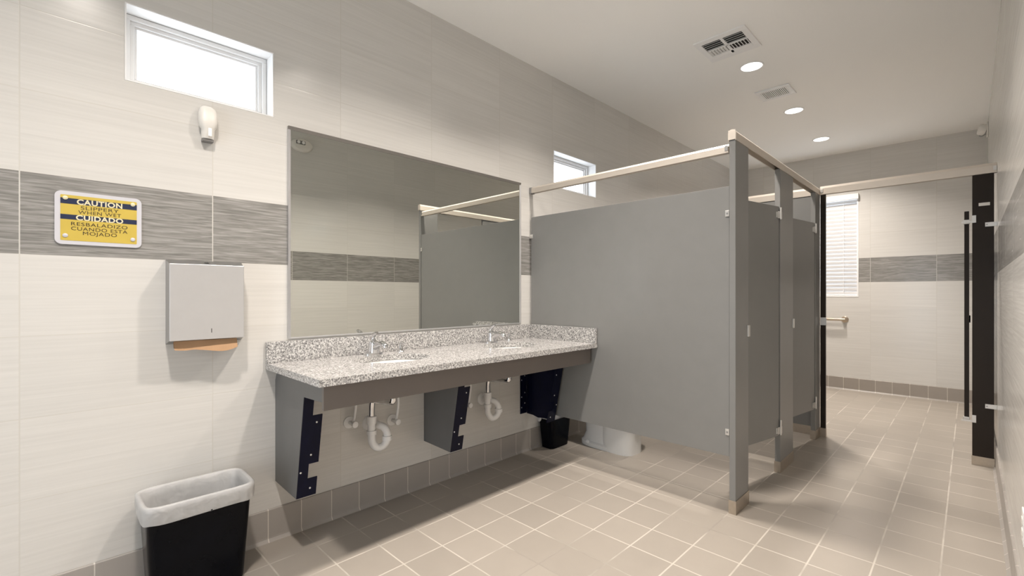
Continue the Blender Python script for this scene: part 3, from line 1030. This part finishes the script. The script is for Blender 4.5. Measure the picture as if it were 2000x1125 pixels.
# paper showing below
mb = MB()
K = 22
top_, botm = [], []
for k in range(K + 1):
    u = k / K
    y = -0.118 + 0.232 * u
    sag = 0.020 + 0.016 * math.sin(PI * max(0, (u - 0.30) / 0.7)) ** 1.0 * (1 if u > 0.30 else 0) + 0.004 * math.sin(9 * u)
    top_.append(y)
    botm.append(sag)
for x0, x1, zt_ in ((0.058, 0.0595, 0.012), (0.074, 0.0755, 0.0160)):
    front = [(x0 + 0.004 * math.sin(7 * y), y, zt_) for y in top_]
    low = [(x0 + 0.012 + 0.006 * math.sin(20 * y), y, -s_ * (1.0 if x0 > 0.07 else 0.7)) for y, s_ in zip(top_, botm)]
    low2 = [(x + 0.0012, y, z) for x, y, z in low]
    front2 = [(x + 0.0012, y, z) for x, y, z in front]
    t_ = bmesh.new()
    L = [[t_.verts.new(p) for p in row] for row in (front, low, low2, front2)]
    for a, b in ((0, 1), (1, 2), (2, 3), (3, 0)):
        for k in range(K):
            t_.faces.new((L[a][k], L[a][k + 1], L[b][k + 1], L[b][k]))
    for k in (0, K):
        t_.faces.new([L[q][k] for q in range(4)])
    mb._add(t_)
pt = mb.build('paper_towel', M['kraft'], None, (0.0, 0.495, 0.994))
tag(pt, 'brown folded paper towel hanging out below the stainless dispenser', 'paper towel')

af = thing('air_freshener', 'small white plastic air freshener on the left wall just under the window', 'air freshener', (0.0, 0.508, 1.888))
rings = []
for z, hw, d in ((0.012, 0.024, 0.040), (0.03, 0.025, 0.046), (0.055, 0.026, 0.052), (0.066, 0.034, 0.056), (0.09, 0.037, 0.056), (0.125, 0.036, 0.050), (0.146, 0.030, 0.040), (0.157, 0.020, 0.028)):
    rings.append([(max(0.0006, 0.001 + d * (0.5 + 0.5 * math.sin(t))), hw * math.copysign(abs(math.cos(t)) ** 0.6, math.cos(t)), z) for t in [2 * PI * q / 28 for q in range(28)]])
MB().loft(rings).build('shell', M['white_warm'], af)
MB().box(0.002, 0.036, -0.021, 0.021, 0.0, 0.0118, 0.002).build('vent_base', M['grey_plastic'], af)
MB().box(0.051, 0.0535, -0.004, 0.010, 0.020, 0.056, 0.001).build('front_rib', M['white'], af)

sg = thing('caution_sign', 'yellow and navy slippery when wet caution sign on the grey tile band', 'sign', (0.0, 0.150, 1.500))


def rounded(w_, h_, r_, k=8):
    pts = []
    for cx, cy, a0 in ((w_ - r_, h_ - r_, 0), (-w_ + r_, h_ - r_, 90), (-w_ + r_, -h_ + r_, 180), (w_ - r_, -h_ + r_, 270)):
        for q in range(k + 1):
            a = math.radians(a0 + 90 * q / k)
            pts.append((cx + r_ * math.cos(a), cy + r_ * math.sin(a)))
    return pts


MB().prism(rounded(0.128, 0.101, 0.020), 'x', 0.002, 0.006).build('backing_plate', M['sign_white'], sg)
MB().prism(rounded(0.1125, 0.0865, 0.003), 'x', 0.0061, 0.0068).build('yellow_face', M['yellow'], sg)
MB().box(0.0069, 0.0073, -0.1125, 0.1125, 0.053, 0.0745).build('upper_stripe', M['navy'], sg)
MB().box(0.0069, 0.0073, -0.1125, 0.1125, -0.006, 0.0125).build('lower_stripe', M['navy'], sg)


def lettering(text, size, cy, wide, mat, x, bold=0.0):
    cu = bpy.data.curves.new('lettering', 'FONT')
    cu.body = text
    cu.size = size
    cu.align_x = 'CENTER'
    cu.align_y = 'CENTER'
    cu.extrude = 0.0002
    cu.offset = bold
    cu.space_character = 1.08
    tmp = bpy.data.objects.new('lettering', cu)
    COL.objects.link(tmp)
    bpy.context.view_layer.update()
    dg = bpy.context.evaluated_depsgraph_get()
    me = bpy.data.meshes.new_from_object(tmp.evaluated_get(dg))
    bpy.data.objects.remove(tmp)
    xs = [v.co.x for v in me.vertices]
    ys = [v.co.y for v in me.vertices]
    k = wide / (max(xs) - min(xs))
    my = (max(ys) + min(ys)) / 2
    mx = (max(xs) + min(xs)) / 2
    for v in me.vertices:
        u, q, d = (v.co.x - mx) * k, v.co.y - my, v.co.z
        v.co = Vector((x + d, u, cy + q))
    me.materials.clear()
    me.materials.append(mat)
    o = bpy.data.objects.new('lettering', me)
    COL.objects.link(o)
    o.parent = sg
    return o


lettering('CAUTION', 0.0275, 0.0635, 0.134, M['cream'], 0.0076, 0.0008)
lettering('SLIPPERY', 0.0190, 0.0415, 0.112, M['ink'], 0.0072)
lettering('WHEN WET', 0.0190, 0.0245, 0.126, M['ink'], 0.0072)
lettering('CUIDADO', 0.0265, 0.0030, 0.139, M['cream'], 0.0076, 0.0008)
lettering('RESBALADIZO', 0.0190, -0.0215, 0.166, M['ink'], 0.0072)
lettering('CUANDO ESTA', 0.0190, -0.0395, 0.166, M['ink'], 0.0072)
lettering('MOJADO', 0.0190, -0.0580, 0.100, M['ink'], 0.0072)
for y, z in ((-0.099, 0.075), (0.100, 0.075), (-0.099, -0.068), (0.100, -0.068)):
    MB().lathe([(0.0, 0.0115), (0.005, 0.011), (0.0075, 0.0092), (0.0078, 0.0070), (0.0, 0.0070)], (0, y, z), 'x', 18).build('screw_cap', M['cream'] if z > 0 else M['sign_white'], sg)

# ------------------------------------------------------------------ far and right wall things
gb = thing('grab_bar', 'stainless grab bar on the back wall below the blind', 'grab bar', (0.86, Y1, 0.886))
MB().tube([(0.455, -0.001, 0), (0.455, -0.045, 0), (0.440, -0.062, 0), (0.40, -0.066, 0), (-0.40, -0.066, 0), (-0.440, -0.062, 0), (-0.455, -0.045, 0), (-0.455, -0.001, 0)], 0.017, 14, 4).build('bar', M['bronze'], gb)
for x in (-0.455, 0.455):
    MB().lathe([(0.0, -0.001), (0.040, -0.001), (0.039, -0.008), (0.026, -0.014), (0.0, -0.014)], (x, 0, 0), 'y', 28).build('flange', M['bronze'], gb)

em = thing('emergency_light', 'oval emergency light high on right wall, seen in the mirror corner', 'emergency light', (W, 1.893, 2.770))
rings = [[(-d, f * 0.112 * math.cos(t), f * 0.070 * math.sin(t)) for t in [2 * PI * q / 40 for q in range(40)]] for d, f in ((0.001, 1.0), (0.022, 1.0), (0.038, 0.93), (0.046, 0.80))]
MB().loft(rings).build('housing', M['white_warm'], em)
mb = MB()
mb.box(-0.060, -0.040, -0.070, 0.022, 0.000, 0.036, 0.004)
mb.build('lamp_box', M['grey_plastic'], em)
for y in (-0.048, 0.000):
    MB().lathe([(0.0, -0.064), (0.015, -0.064), (0.016, -0.060), (0.0, -0.059)], (0, y, 0.018), 'x', 18).build('lamp_lens', M['white'], em)

fa = thing('wall_siren', 'white round wall alarm high on right wall in the far ceiling corner', 'alarm', (W, 6.72, 2.870))
MB().box(-0.014, -0.001, -0.060, 0.060, -0.062, 0.075, 0.004).build('back_plate', M['white_warm'], fa)
mb = MB().lathe([(0.0, 0.0), (0.050, 0.0), (0.054, 0.010), (0.054, 0.050), (0.046, 0.062), (0.030, 0.066), (0.0, 0.067)], (0, 0, 0), 'z', 28)
mb.xform(Matrix.Rotation(math.radians(-72), 4, 'Y'))
mb.xform(Matrix.Translation((-0.012, 0.0, 0.004)))
mb.build('round_body', M['white_warm'], fa)
MB().tube([(-0.020, -0.02, -0.040), (-0.052, -0.02, -0.058), (-0.066, -0.02, -0.046)], 0.005, 8, 3).build('aiming_arm', M['steel_side'], fa)

ol = thing('wall_outlet', 'white wall outlet cover low on the right wall at the frame edge', 'outlet', (W, 2.37, 0.408))
MB().box(-0.006, -0.0008, -0.036, 0.036, -0.058, 0.058, 0.002).build('cover_plate', M['white'], ol)
for z in (-0.020, 0.020):
    MB().prism([(y, z + q) for y, q in rounded(0.016, 0.013, 0.006, 4)], 'x', -0.0085, -0.0058).build('socket', M['white_warm'], ol)
